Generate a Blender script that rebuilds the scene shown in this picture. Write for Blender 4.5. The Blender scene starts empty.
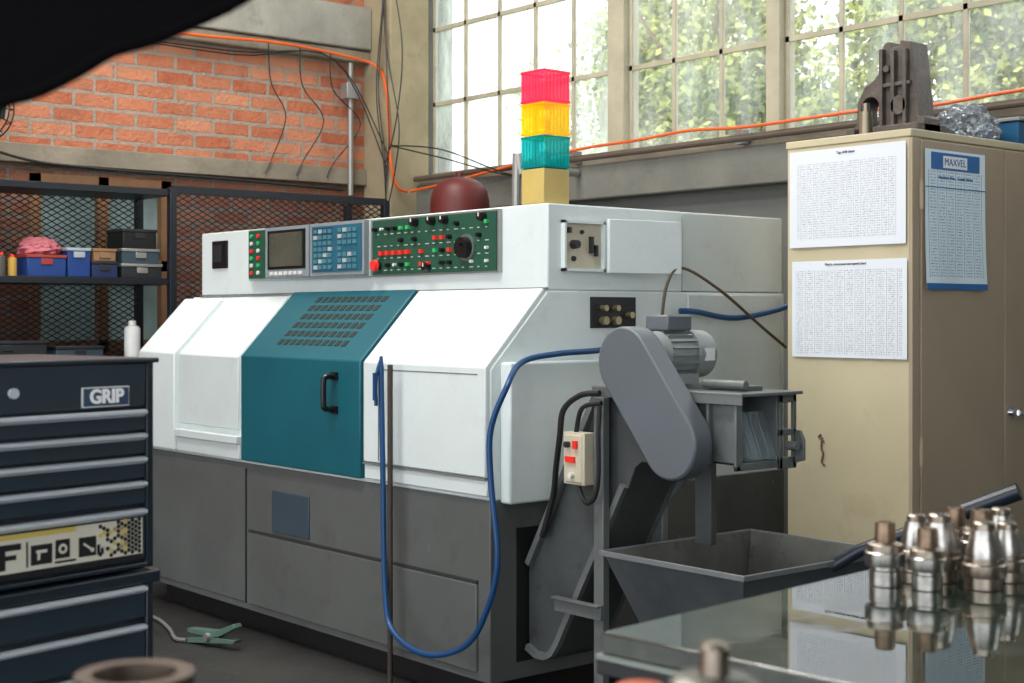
import bpy, bmesh, math, random
from mathutils import Vector, Matrix
random.seed(7)
R=math.radians
SC=bpy.context.scene
COL=SC.collection

# ------------------------------------------------------------ materials
def nt(name):
    m=bpy.data.materials.new(name); m.use_nodes=True
    t=m.node_tree; t.nodes.clear()
    o=t.nodes.new('ShaderNodeOutputMaterial'); b=t.nodes.new('ShaderNodeBsdfPrincipled')
    t.links.new(b.outputs[0],o.inputs[0])
    return m,t,b,o
def mth(t,op,a,b=None,c=None):
    n=t.nodes.new('ShaderNodeMath'); n.operation=op
    for i,v in enumerate((a,b,c)):
        if v is None: continue
        if isinstance(v,(int,float)): n.inputs[i].default_value=v
        else: t.links.new(v,n.inputs[i])
    return n.outputs[0]
def mixc(t,f,a,b,mode='MIX'):
    n=t.nodes.new('ShaderNodeMix'); n.data_type='RGBA'; n.blend_type=mode
    for i,v in ((0,f),(6,a),(7,b)):
        if isinstance(v,(int,float)): n.inputs[i].default_value=v
        elif isinstance(v,(tuple,list)): n.inputs[i].default_value=(*v[:3],1)
        else: t.links.new(v,n.inputs[i])
    return n.outputs[2]
def noise(t,vec,scale,detail=4,rough=.6):
    n=t.nodes.new('ShaderNodeTexNoise'); n.inputs['Scale'].default_value=scale
    n.inputs['Detail'].default_value=detail; n.inputs['Roughness'].default_value=rough
    if vec is not None: t.links.new(vec,n.inputs['Vector'])
    return n.outputs['Fac']
def ocoord(t): return t.nodes.new('ShaderNodeTexCoord').outputs['Object']
def ramp(t,f,lo,hi):
    n=t.nodes.new('ShaderNodeMapRange'); n.inputs[1].default_value=lo; n.inputs[2].default_value=hi
    t.links.new(f,n.inputs[0]); return n.outputs[0]
def bumpn(t,b,h,s=.3,d=.01):
    n=t.nodes.new('ShaderNodeBump'); n.inputs['Strength'].default_value=s; n.inputs['Distance'].default_value=d
    t.links.new(h,n.inputs['Height']); t.links.new(n.outputs[0],b.inputs['Normal'])
def M(name,col,rough=.5,metal=0,var=.12,scale=5,bump=0,bscale=60,dirt=None,dirtamt=.5,coat=0,emit=0,alpha=1,trans=0,chips=None,chipt=.66):
    m,t,b,o=nt(name); v=ocoord(t)
    f=ramp(t,noise(t,v,scale),.3,.7)
    dark=tuple(x*(1-var) for x in col); lite=tuple(min(1,x*(1+var*.6)) for x in col)
    c=mixc(t,f,dark,lite)
    if dirt:
        g=ramp(t,noise(t,v,scale*2.3,6,.7),.56,.72)
        c=mixc(t,mth(t,'MULTIPLY',g,dirtamt),c,dirt)
    if chips:
        mp=t.nodes.new('ShaderNodeMapping'); mp.inputs['Scale'].default_value=(1,1,.45); mp.inputs['Rotation'].default_value=(.3,.4,.5)
        t.links.new(v,mp.inputs[0])
        g=ramp(t,noise(t,mp.outputs[0],22,8,.75),chipt,chipt+.03)
        c=mixc(t,mth(t,'MULTIPLY',g,.7),c,chips)
    t.links.new(c,b.inputs['Base Color'])
    b.inputs['Roughness'].default_value=rough; b.inputs['Metallic'].default_value=metal
    if coat: b.inputs['Coat Weight'].default_value=coat
    if trans: b.inputs['Transmission Weight'].default_value=trans
    if emit:
        t.links.new(c,b.inputs['Emission Color']); b.inputs['Emission Strength'].default_value=emit
    if alpha<1: b.inputs['Alpha'].default_value=alpha
    if bump: bumpn(t,b,noise(t,v,bscale),bump)
    return m
WHITE=M('white_paint',(.72,.79,.79),.34,0,.05,3,dirt=(.50,.49,.44),dirtamt=.25,chips=(.4,.38,.33),chipt=.73)
WHITE2=M('white_paint_dull',(.64,.70,.70),.45,0,.06,3,dirt=(.42,.40,.36),dirtamt=.3)
TEAL=M('teal_paint',(.003,.105,.14),.4,0,.12,3)
GREY=M('grey_base_paint',(.110,.118,.115),.5,0,.15,3,dirt=(.055,.057,.055),dirtamt=.5,chips=(.34,.34,.31),chipt=.66)
GREYS=M('grey_seam',(.030,.032,.032),.6)
GREY2=M('grey_hatch_paint',(.040,.065,.088),.5)
DARK=M('near_black',(.008,.009,.010),.5)
DARKG=M('dark_grey',(.018,.020,.023),.5)
BLACKP=M('black_plastic',(.005,.005,.006),.35)
CONV=M('conveyor_grey',(.15,.165,.165),.42,.15,.2,5,dirt=(.045,.042,.036),dirtamt=.45,chips=(.3,.3,.28),chipt=.70)
CONVD=M('conveyor_side_grey',(.075,.083,.085),.45,.15,.3,4,dirt=(.03,.028,.024),dirtamt=.7)
GUARDM=M('guard_grey',(.12,.14,.16),.4,0,.08,4,chips=(.3,.3,.3),chipt=.74)
MOTOR=M('motor_grey',(.30,.33,.34),.45,.2)
STEEL=M('worn_bright_steel',(.52,.50,.47),.28,1,.35,40)
STEELB=M('worn_warm_steel',(.40,.34,.28),.34,1,.35,40)
STEELD=M('brown_steel',(.27,.19,.13),.42,.9,.35,40)
GALV=M('galvanised',(.38,.38,.37),.45,.7)
CHROME=M('chrome',(.8,.82,.85),.15,1,.02)
ALU=M('bright_aluminium',(.74,.80,.88),.35,.25,.03)
CREAM=M('cream_plastic',(.58,.53,.40),.45)
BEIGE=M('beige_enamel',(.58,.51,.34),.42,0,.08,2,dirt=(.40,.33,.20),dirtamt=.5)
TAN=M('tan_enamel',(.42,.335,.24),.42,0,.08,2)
GREENP=M('green_panel',(.014,.080,.048),.45,0,.08)
REDB=M('red_button',(.75,.03,.02),.35,emit=.2)
GREENB=M('green_button',(.05,.5,.15),.35)
WHITEB=M('white_key',(.75,.75,.72),.4)
BLUEH=M('blue_hose',(.006,.062,.19),.35)
BROWNH=M('brown_hose',(.10,.07,.04),.5)
ORANGE=M('orange_cable',(.80,.12,.015),.4)
CABLE=M('black_cable',(.012,.012,.013),.5)
REDT=M('maroon_tank_paint',(.105,.013,.012),.5,0,.25,6)
BLUES=M('charcoal_steel',(.016,.026,.038),.33,0,.1)
BLUED=M('drawer_front_charcoal',(.026,.042,.060),.33,0,.1)
RACK=M('rack_black_paint',(.007,.010,.016),.45)
CONC=M('concrete',(.27,.23,.175),.85,0,.35,2.5,.5,30,dirt=(.10,.09,.08),dirtamt=.6)
CONCB=M('beam_concrete',(.32,.31,.27),.85,0,.3,2.5,.5,30,dirt=(.13,.12,.10),dirtamt=.6)
CONCG=M('grey_concrete',(.19,.19,.165),.85,0,.25,2,.4,30,dirt=(.09,.09,.08),dirtamt=.5)
PLAST=M('grey_plaster',(.17,.175,.165),.9,0,.2,1.5)
COLM=M('column_plaster',(.36,.30,.19),.85,0,.25,3,.3,20,dirt=(.16,.13,.09),dirtamt=.5)
WFRAME=M('window_frame_paint',(.46,.42,.31),.6,0,.2)
WOODF=M('brown_wood_frame',(.22,.11,.05),.6,0,.2,8)
IRON=M('cast_iron',(.12,.10,.085),.5,.3,.35,12,.4,60)
WOODB=M('bench_top',(.05,.045,.04),.7)
PAPER=M('plain_paper',(.85,.87,.88),.7,0,.02)
INK=M('black_ink',(.01,.01,.012),.6)
BLUEINK=M('blue_ink',(.02,.14,.40),.6,0,.05)
WHITEINK=M('white_ink',(.95,.95,.97),.5,0,.02,emit=.1)
SILVERB=M('silver_badge',(.85,.87,.9),.3,.1,.03)
CREAMS=M('cream_sticker',(.82,.78,.66),.5,0,.04)
BIN=M('bin_grey_steel',(.10,.115,.125),.42,.2,.25,6)
BININ=M('bin_inner_steel',(.135,.135,.125),.5,.35,.35,5,dirt=(.05,.045,.035),dirtamt=.7)
BLUEBOX=M('blue_box',(.012,.05,.22),.4)
PINK=M('pink_cloth',(.5,.14,.17),.8)
REDBOX=M('red_box',(.35,.04,.03),.5)
YELLOWX=M('yellow_tin',(.5,.30,.05),.5)
CARD=M('cardboard',(.30,.16,.08),.8)
GREENC=M('green_clamp',(.11,.20,.16),.45,.3)
BARK=M('bark',(.12,.09,.06),.9)
SCREEN=M('screen_glass',(.08,.09,.068),.12,0,.3,6,coat=1)
KEYP=M('keypad_blue',(.02,.12,.19),.4)
LBASE=M('tower_base_plastic',(.60,.44,.14),.4)
SLOT=M('slot_dark',(.016,.022,.018),.7)

def lensmat(name,col,deep):
    m,t,b,o=nt(name)
    tr=t.nodes.new('ShaderNodeBsdfTransparent'); tr.inputs[0].default_value=(*col,1)
    tl=t.nodes.new('ShaderNodeBsdfTranslucent'); tl.inputs[0].default_value=(*col,1)
    b.inputs['Base Color'].default_value=(*deep,1); b.inputs['Roughness'].default_value=.06
    b.inputs['Emission Color'].default_value=(*deep,1); b.inputs['Emission Strength'].default_value=.35
    m1=t.nodes.new('ShaderNodeMixShader'); m1.inputs[0].default_value=.30
    t.links.new(tr.outputs[0],m1.inputs[1]); t.links.new(tl.outputs[0],m1.inputs[2])
    m2=t.nodes.new('ShaderNodeMixShader'); m2.inputs[0].default_value=.25
    t.links.new(m1.outputs[0],m2.inputs[1]); t.links.new(b.outputs[0],m2.inputs[2]); t.links.new(m2.outputs[0],o.inputs[0]); return m
LRED=lensmat('red_lens',(1,.30,.44),(.95,.08,.20)); LYEL=lensmat('yellow_lens',(1,.86,.20),(1,.68,.01)); LTEAL=lensmat('teal_lens',(.18,.80,.80),(.0,.30,.32))

def brickmat():
    m,t,b,o=nt('brick_wall'); v=ocoord(t)
    s=t.nodes.new('ShaderNodeSeparateXYZ'); t.links.new(v,s.inputs[0])
    cb=t.nodes.new('ShaderNodeCombineXYZ'); t.links.new(s.outputs[1],cb.inputs[0]); t.links.new(s.outputs[2],cb.inputs[1])
    def warp(vec,sc,am):
        nz=t.nodes.new('ShaderNodeTexNoise'); nz.inputs['Scale'].default_value=sc; nz.inputs['Detail'].default_value=4; t.links.new(vec,nz.inputs['Vector'])
        vm=t.nodes.new('ShaderNodeVectorMath'); vm.operation='SCALE'; vm.inputs['Scale'].default_value=am
        t.links.new(nz.outputs['Color'],vm.inputs[0])
        va=t.nodes.new('ShaderNodeVectorMath'); t.links.new(vec,va.inputs[0]); t.links.new(vm.outputs[0],va.inputs[1]); return va.outputs[0]
    vec=warp(warp(cb.outputs[0],6,.012),35,.012)
    br=t.nodes.new('ShaderNodeTexBrick'); t.links.new(vec,br.inputs['Vector'])
    br.inputs['Scale'].default_value=1; br.inputs['Brick Width'].default_value=.245; br.inputs['Row Height'].default_value=.088
    br.inputs['Mortar Size'].default_value=.012; br.inputs['Mortar Smooth'].default_value=.12; br.inputs['Bias'].default_value=-.05
    br.inputs['Color1'].default_value=(.42,.10,.042,1); br.inputs['Color2'].default_value=(.62,.25,.14,1); br.inputs['Mortar'].default_value=(.335,.285,.235,1)
    mort=br.outputs['Fac']
    n1=ramp(t,noise(t,v,9,6,.75),.38,.68)
    c=mixc(t,mth(t,'MULTIPLY',n1,.35),br.outputs['Color'],(.66,.32,.19))
    n4=ramp(t,noise(t,v,18,5,.8),.60,.66)
    c=mixc(t,mth(t,'MULTIPLY',n4,.45),c,(.14,.055,.035))
    n2=ramp(t,noise(t,v,2.6,7,.8),.52,.72)
    c=mixc(t,mth(t,'MULTIPLY',n2,.45),c,(.13,.07,.05))
    # shade behind the mesh rack painted into the brick colour, below the concrete lintel (object origin is at z 2.6)
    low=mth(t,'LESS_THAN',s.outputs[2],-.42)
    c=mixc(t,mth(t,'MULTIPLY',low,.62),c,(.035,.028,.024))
    t.links.new(c,b.inputs['Base Color']); b.inputs['Roughness'].default_value=.9
    bumpn(t,b,mth(t,'SUBTRACT',mth(t,'MULTIPLY',noise(t,v,45),.6),mort),1,.022)
    return m
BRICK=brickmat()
def floormat():
    m,t,b,o=nt('dark_floor'); v=ocoord(t)
    c=mixc(t,ramp(t,noise(t,v,1.3,8,.7),.35,.65),(.016,.016,.018),(.05,.049,.047))
    c=mixc(t,mth(t,'MULTIPLY',ramp(t,noise(t,v,30,4),.62,.7),.5),c,(.12,.115,.10))
    t.links.new(c,b.inputs['Base Color']); b.inputs['Roughness'].default_value=.45
    bumpn(t,b,noise(t,v,25),.2); return m
FLOOR=floormat()
def tabletop():
    m,t,b,o=nt('polished_dark_stone'); v=ocoord(t)
    c=mixc(t,ramp(t,noise(t,v,60,6,.8),.4,.65),(.005,.011,.008),(.030,.048,.038))
    pt=ramp(t,noise(t,v,6,7,.75),.50,.60)
    c=mixc(t,mth(t,'MULTIPLY',pt,.45),c,(.09,.11,.09))
    t.links.new(c,b.inputs['Base Color'])
    t.links.new(mth(t,'ADD',mth(t,'MULTIPLY',ramp(t,noise(t,v,7,6,.7),.48,.65),.10),.006),b.inputs['Roughness'])
    b.inputs['Specular IOR Level'].default_value=1; b.inputs['IOR'].default_value=1.8
    return m
STONE=tabletop()
def glassmat(name,dust,tint=(1,1,1),tcol=(.95,.98,1)):
    m,t,b,o=nt(name); v=ocoord(t)
    tr=t.nodes.new('ShaderNodeBsdfTransparent'); tr.inputs[0].default_value=(*tint,1)
    gl=t.nodes.new('ShaderNodeBsdfGlossy'); gl.inputs['Roughness'].default_value=.05
    tl=t.nodes.new('ShaderNodeBsdfTranslucent'); tl.inputs[0].default_value=(*tcol,1)
    m1=t.nodes.new('ShaderNodeMixShader'); m1.inputs[0].default_value=.05
    t.links.new(tr.outputs[0],m1.inputs[1]); t.links.new(gl.outputs[0],m1.inputs[2])
    m2=t.nodes.new('ShaderNodeMixShader')
    mp=t.nodes.new('ShaderNodeMapping'); mp.inputs['Scale'].default_value=(2.2,1,.6); t.links.new(v,mp.inputs[0])
    t.links.new(mth(t,'MULTIPLY',ramp(t,noise(t,mp.outputs[0],2.5,6,.7),.3,.75),dust*1.8),m2.inputs[0])
    t.links.new(m1.outputs[0],m2.inputs[1]); t.links.new(tl.outputs[0],m2.inputs[2])
    t.links.new(m2.outputs[0],o.inputs[0]); return m
GLASS=glassmat('dusty_glass',.18); GLASS2=glassmat('frosted_dusty_glass',.40)
def plasticmat():
    m,t,b,o=nt('clear_plastic')
    tr=t.nodes.new('ShaderNodeBsdfTransparent'); tr.inputs[0].default_value=(.85,.93,.97,1)
    b.inputs['Base Color'].default_value=(.5,.6,.65,1); b.inputs['Roughness'].default_value=.05
    mx=t.nodes.new('ShaderNodeMixShader'); mx.inputs[0].default_value=.2
    t.links.new(tr.outputs[0],mx.inputs[1]); t.links.new(b.outputs[0],mx.inputs[2]); t.links.new(mx.outputs[0],o.inputs[0]); return m
PLASTIC=plasticmat()
def leafmat():
    m,t,b,o=nt('leaves')
    g=t.nodes.new('ShaderNodeNewGeometry'); r=g.outputs['Random Per Island']
    c=mixc(t,r,(.03,.07,.015),(.52,.58,.20))
    d=t.nodes.new('ShaderNodeBsdfDiffuse'); l=t.nodes.new('ShaderNodeBsdfTranslucent')
    t.links.new(c,d.inputs[0]); t.links.new(c,l.inputs[0])
    mx=t.nodes.new('ShaderNodeMixShader'); mx.inputs[0].default_value=.45
    t.links.new(d.outputs[0],mx.inputs[1]); t.links.new(l.outputs[0],mx.inputs[2]); t.links.new(mx.outputs[0],o.inputs[0]); return m
LEAF=leafmat()
def chart(name,axis,hw,hh,bg,ink,row=.0085,colw=.03,nsc=260):
    m,t,b,o=nt(name); v=ocoord(t)
    s=t.nodes.new('ShaderNodeSeparateXYZ'); t.links.new(v,s.inputs[0])
    u=s.outputs[axis]; w=s.outputs[2]
    rr=mth(t,'LESS_THAN',mth(t,'FRACT',mth(t,'MULTIPLY',mth(t,'ADD',w,5),1/row)),.5)
    cc=mth(t,'LESS_THAN',mth(t,'FRACT',mth(t,'MULTIPLY',mth(t,'ADD',u,5),1/colw)),.72)
    nn=mth(t,'GREATER_THAN',noise(t,v,nsc,1),.5)
    mu=mth(t,'LESS_THAN',mth(t,'ABSOLUTE',u),hw); mw=mth(t,'LESS_THAN',mth(t,'ABSOLUTE',mth(t,'ADD',w,hh*.08)),hh)
    k=mth(t,'MULTIPLY',mth(t,'MULTIPLY',rr,cc),mth(t,'MULTIPLY',nn,mth(t,'MULTIPLY',mu,mw)))
    ln=mth(t,'LESS_THAN',mth(t,'FRACT',mth(t,'MULTIPLY',mth(t,'ADD',u,5-colw*.86),1/colw)),.05)
    k=mth(t,'MAXIMUM',k,mth(t,'MULTIPLY',ln,mth(t,'MULTIPLY',mu,mw)))
    c=mixc(t,mth(t,'MULTIPLY',k,.75),bg,ink)
    t.links.new(c,b.inputs['Base Color']); b.inputs['Roughness'].default_value=.6; return m
CH1=chart('printed_table_sheet',0,.22,.14,(.74,.78,.84),(.25,.27,.3))
CH2=chart('printed_table_sheet_ruled',0,.235,.155,(.74,.78,.84),(.2,.22,.25),.0075,.045)
CH3=chart('blue_ink_chart',1,.17,.19,(.76,.90,.98),(.06,.20,.38),.0105,.055)

# ------------------------------------------------------------ geometry helpers
class B:
    def __init__(s): s.bm=bmesh.new()
    def _m(s,vs,fs,mi,Mx=None):
        if Mx is not None: vs=[Mx@Vector(v) for v in vs]
        V=[s.bm.verts.new(v) for v in vs]
        for f in fs:
            try:
                F=s.bm.faces.new([V[i] for i in f]); F.material_index=mi
            except ValueError: pass
        return s
    def box(s,x0,x1,y0,y1,z0,z1,mi=0,Mx=None):
        vs=[(x0,y0,z0),(x1,y0,z0),(x1,y1,z0),(x0,y1,z0),(x0,y0,z1),(x1,y0,z1),(x1,y1,z1),(x0,y1,z1)]
        return s._m(vs,[(0,3,2,1),(4,5,6,7),(0,1,5,4),(1,2,6,5),(2,3,7,6),(3,0,4,7)],mi,Mx)
    def prism(s,pts,axis,a0,a1,mi=0,Mx=None):
        n=len(pts)
        def p(q,a):
            if axis=='x': return (a,q[0],q[1])
            if axis=='y': return (q[0],a,q[1])
            return (q[0],q[1],a)
        vs=[p(q,a0) for q in pts]+[p(q,a1) for q in pts]
        fs=[tuple(range(n)),tuple(range(2*n-1,n-1,-1))]+[(i,i+n,(i+1)%n+n,(i+1)%n) for i in range(n)]
        return s._m(vs,fs,mi,Mx)
    def cyl(s,p0,p1,r0,r1=None,seg=24,mi=0,cap=True):
        r1=r0 if r1 is None else r1
        p0=Vector(p0);p1=Vector(p1);d=(p1-p0).normalized()
        a=d.orthogonal().normalized(); b=d.cross(a)
        vs=[];
        for p,r in((p0,r0),(p1,r1)):
            for i in range(seg):
                t=2*math.pi*i/seg; vs.append(p+a*r*math.cos(t)+b*r*math.sin(t))
        fs=[(i,(i+1)%seg,(i+1)%seg+seg,i+seg) for i in range(seg)]
        if cap: fs+=[tuple(range(seg-1,-1,-1)),tuple(range(seg,2*seg))]
        return s._m(vs,fs,mi)
    def rev(s,prof,c=(0,0,0),seg=28,mi=0,Mx=None):
        n=len(prof); vs=[]
        for r,z in prof:
            for i in range(seg):
                t=2*math.pi*i/seg; vs.append((c[0]+r*math.cos(t),c[1]+r*math.sin(t),c[2]+z))
        fs=[]
        for k in range(n-1):
            for i in range(seg):
                fs.append((k*seg+i,k*seg+(i+1)%seg,(k+1)*seg+(i+1)%seg,(k+1)*seg+i))
        if prof[0][0]>1e-5: fs.append(tuple(range(seg-1,-1,-1)))
        if prof[-1][0]>1e-5: fs.append(tuple(range((n-1)*seg,n*seg)))
        return s._m(vs,fs,mi,Mx)
    def tube(s,pts,r,seg=8,mi=0,n=6,smooth=True,closed=False):
        P=[Vector(p) for p in pts]
        if smooth and len(P)>2:
            Q=[]
            N=len(P)
            rng=range(N) if closed else range(N-1)
            for i in rng:
                if closed: a,b,c,d=P[(i-1)%N],P[i],P[(i+1)%N],P[(i+2)%N]
                else: a,b,c,d=P[max(i-1,0)],P[i],P[i+1],P[min(i+2,N-1)]
                for k in range(n):
                    u=k/n
                    Q.append(.5*((2*b)+(c-a)*u+(2*a-5*b+4*c-d)*u*u+(3*b-a-3*c+d)*u**3))
            if not closed: Q.append(P[-1])
            P=Q
        N=len(P); vs=[]; nrm=None
        for i in range(N):
            if closed: T=P[(i+1)%N]-P[(i-1)%N]
            else: T=P[min(i+1,N-1)]-P[max(i-1,0)]
            if T.length<1e-9: T=Vector((0,0,1))
            T.normalize()
            if nrm is None: nrm=T.orthogonal().normalized()
            else:
                nrm=nrm-T*nrm.dot(T)
                if nrm.length<1e-6: nrm=T.orthogonal()
                nrm.normalize()
            bb=T.cross(nrm)
            for k in range(seg):
                t=2*math.pi*k/seg; vs.append(P[i]+nrm*r*math.cos(t)+bb*r*math.sin(t))
        fs=[]
        for i in range(N if closed else N-1):
            j=(i+1)%N
            for k in range(seg): fs.append((i*seg+k,i*seg+(k+1)%seg,j*seg+(k+1)%seg,j*seg+k))
        if not closed: fs+=[tuple(range(seg-1,-1,-1)),tuple(range((N-1)*seg,N*seg))]
        return s._m(vs,fs,mi)
    def out(s,name,mats,parent=None,bevel=0,smooth=True,label=None,cat=None,kind=None,group=None,base=False,recalc=True):
        bm=s.bm
        if recalc: bmesh.ops.recalc_face_normals(bm,faces=bm.faces[:])
        if not isinstance(mats,(list,tuple)): mats=[mats]
        lo=Vector((min(v.co[i] for v in bm.verts) for i in range(3))); hi=Vector((max(v.co[i] for v in bm.verts) for i in range(3)))
        c=(lo+hi)/2
        if base: c.z=lo.z
        off=Vector((0,0,0))
        if parent is not None: off=Vector(parent.get('_org',(0,0,0)))
        for v in bm.verts: v.co-=c
        me=bpy.data.meshes.new(name); bm.to_mesh(me); bm.free()
        for m in mats: me.materials.append(m)
        if smooth:
            for p in me.polygons: p.use_smooth=True
            me.set_sharp_from_angle(angle=R(35))
        o=bpy.data.objects.new(name,me); COL.objects.link(o)
        o.location=c-off
        if parent is not None: o.parent=parent
        if bevel:
            md=o.modifiers.new('bevel','BEVEL'); md.width=bevel; md.segments=2; md.limit_method='ANGLE'
        tag(o,label,cat,kind,group)
        return o
def tag(o,label=None,cat=None,kind=None,group=None):
    if label: o['label']=label
    if cat: o['category']=cat
    if kind: o['kind']=kind
    if group: o['group']=group
def E(name,loc,label,cat,group=None,rotz=0,local=False):
    """empty at the base of a thing; children coordinates are given in world space unless local"""
    e=bpy.data.objects.new(name,None); e.empty_display_size=.1; COL.objects.link(e)
    e.location=loc; e.rotation_euler=(0,0,R(rotz))
    e['_org']=(0,0,0) if local else tuple(loc)
    tag(e,label,cat,None,group); return e
def T(name,s,size,loc,face,mat,parent,ext=.0006,align='CENTER',bold=0):
    cu=bpy.data.curves.new(name,'FONT'); cu.body=s; cu.size=size; cu.extrude=ext; cu.align_x=align; cu.align_y='CENTER'; cu.offset=bold
    tmp=bpy.data.objects.new('tmp',cu); COL.objects.link(tmp); bpy.context.view_layer.update()
    me=bpy.data.meshes.new_from_object(tmp.evaluated_get(bpy.context.evaluated_depsgraph_get()))
    bpy.data.objects.remove(tmp)
    rot={'-y':Matrix.Rotation(R(90),4,'X'),'+x':Matrix.Rotation(R(90),4,'Z')@Matrix.Rotation(R(90),4,'X')}[face]
    me.transform(rot); me.materials.clear(); me.materials.append(mat)
    o=bpy.data.objects.new(name,me); COL.objects.link(o)
    off=Vector(parent.get('_org',(0,0,0))); o.location=Vector(loc)-off; o.parent=parent
    return o

# ------------------------------------------------------------ room shell
b=B(); b.box(-7.9,5,-5,5.7,-.1,0); b.out('floor',FLOOR,smooth=False,kind='structure')
b=B(); b.box(-40,30,5.7,45,-.3,-.02); b.out('ground',M('grass',(.14,.20,.06),.9),smooth=False,kind='structure')
b=B(); b.box(-7.9,5,-5,5.7,5.2,5.3); b.out('ceiling',M('ceiling_sheet',(.42,.42,.40),.8),smooth=False,kind='structure')
b=B(); b.box(5,5.2,-1.0,5.7,0,5.2); b.out('unseen_wall_right',PLAST,smooth=False,kind='structure')  # unseen wall added to cut fill light from the right
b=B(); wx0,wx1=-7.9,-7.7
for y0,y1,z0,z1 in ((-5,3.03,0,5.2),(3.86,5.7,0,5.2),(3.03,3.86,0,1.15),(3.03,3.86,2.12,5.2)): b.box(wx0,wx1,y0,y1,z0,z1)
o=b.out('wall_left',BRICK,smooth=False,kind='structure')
b=B(); b.box(-7.7,5,5.5,5.7,0,2.2); b.box(-7.7,5,5.5,5.7,4.15,5.2); b.box(-7.7,-7.42,5.5,5.7,2.2,4.15)
b.out('wall_back',PLAST,smooth=False,kind='structure')
b=B(); b.box(-7.42,5,5.40,5.5,1.98,2.17); b.out('trim_1',CONCG,bevel=.01,kind='structure')
b=B(); b.box(-7.42,5,5.42,5.5,2.17,2.215); b.out('trim_2',CONC,bevel=.005,kind='structure')
b=B(); b.box(-7.7,-7.60,-5,5.2,3.02,3.29); b.out('trim_3',CONCB,bevel=.010,kind='structure')
b=B(); b.box(-7.7,-7.62,-5,5.2,2.94,3.015); b.out('trim_7',CONC,bevel=.008,kind='structure')
b=B(); b.box(-7.7,-7.66,-5,5.2,2.17,2.275); b.out('trim_4',CONC,bevel=.006,kind='structure')
b=B(); b.box(-7.7,-7.40,5.2,5.5,0,5.2); b.out('trim_5',COLM,bevel=.01,kind='structure')
def window(name,x0,npane,w,glass,nrow=4,z0=2.215,h=.475):
    x1=x0+npane*w; zt=z0+nrow*h
    b=B()
    b.box(x0,x1,5.53,5.58,z0,z0+.035); b.box(x0,x1,5.53,5.58,zt-.035,zt)
    for i in range(npane+1):
        t=.022 if i in(0,npane) else .011
        xx=x0+i*w; b.box(max(x0,xx-t),min(x1,xx+t),5.545,5.565,z0,zt)
    for k in range(1,nrow): b.box(x0,x1,5.545,5.565,z0+k*h-.013,z0+k*h+.013)
    o=b.out(name,WFRAME,kind='structure',smooth=False)
    g=B(); g.box(x0+.01,x1-.01,5.5535,5.5565,z0+.01,zt-.01)
    g=g.out('glass_pane',glass,smooth=False); g.location-=o.location; g.parent=o
window('window_1',-7.42,5,.331,GLASS2)
window('window_2',-5.64,3,.331,GLASS)
window('window_3',-4.56,12,.331,GLASS)
window('window_4',-.45,16,.331,GLASS)
b=B(); b.box(-5.765,-5.64,5.50,5.62,2.215,4.15); b.box(-4.647,-4.56,5.50,5.62,2.215,4.15); b.box(-.588,-.45,5.50,5.62,2.215,4.15)
b.out('trim_6',WFRAME,bevel=.005,kind='structure')
b=B()
for y in (3.03,3.42,3.80): b.box(-7.78,-7.69,y,y+.06,1.15,2.12)
for z in (1.15,1.6,2.06): b.box(-7.78,-7.69,3.03,3.86,z,z+.06)
o=b.out('window_5',WOODF,smooth=False,kind='structure')
g=B(); g.box(-7.75,-7.745,3.05,3.84,1.17,2.1); g=g.out('glass_pane',M('dim_pane',(.16,.22,.22),.25,0,.4,3,emit=.2),smooth=False); g.location-=o.location; g.parent=o

# ------------------------------------------------------------ trees outside
def tree(x,y,h,r,n,seed,ry=.5,nc=26):
    rd=random.Random(seed)
    e=E('tree',(x,y,-.02),'leafy green tree standing outside the workshop windows','tree',group='trees outside')
    b=B(); b.cyl((x,y,-.02),(x+.2,y,h),.14,.05,12)
    for k in range(7):
        a=k*.9; b.cyl((x+.1,y,h*.45+k*.15),(x+math.cos(a)*r*.7,y+math.sin(a)*r*ry,h*.6+k*.25),.04,.015,8)
    b.out('trunk',BARK,e)
    bl=B()
    cl=[(x+rd.uniform(-r,r)*.8,y+rd.uniform(-r,r)*ry,h*.72+rd.uniform(-1,1)*r*.7) for _ in range(nc)]
    for i in range(n):
        c=rd.choice(cl); q=Vector((rd.gauss(0,1),rd.gauss(0,1),rd.gauss(0,1)))*r*.13+Vector(c)
        q.x=min(max(q.x,x-r),x+r)
        s=rd.uniform(.014,.032)
        u=Vector((rd.gauss(0,1),rd.gauss(0,1),rd.gauss(0,1))).normalized(); w=u.orthogonal().normalized()
        bl._m([q-u*s*1.6,q+w*s,q+u*s*1.6,q-w*s],[(0,1,2,3)],0)
    bl.out('foliage',LEAF,e,smooth=False,kind='stuff',recalc=False)
tree(-9.15,10.0,4.8,1.45,21000,1); tree(-6.05,9.6,4.8,1.45,24000,2); tree(-15.4,14.5,5.2,1.6,6500,3,nc=12); tree(-8.2,14.5,6.0,2.2,20000,6)

# ------------------------------------------------------------ CNC lathe
X0,X1=-6.42,-3.806
L=E('cnc_lathe',(-5.1,3.85,0),'white and grey CNC turning machine with teal sliding door','machine')
b=B(); b.box(X0+.08,X1-.06,3.16,4.55,0,.1); b.out('plinth',DARK,L)
b=B(); b.box(X0,X1,3.085,4.62,.1,.72)
b.box(-5.42,-3.87,3.075,3.09,.13,.432); b.box(X0+.02,-5.45,3.079,3.09,.13,.70)
b.out('base',GREY,L,bevel=.004,label='grey lower machine base with scuffed paint')
b=B(); b.box(-5.42,-3.87,3.076,3.09,.434,.444); b.box(-5.452,-5.446,3.078,3.09,.13,.7);b.out('base_seam',GREYS,L)
b=B(); b.box(-5.232,-4.946,3.078,3.09,.455,.625); b.out('hatch',GREY2,L,bevel=.003,label='blue-grey rectangular access hatch')
b=B(); b.prism([(3.085,.72),(3.085,1.165),(3.344,1.437),(4.62,1.437),(4.62,.72)],'x',X0,X1)
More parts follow.
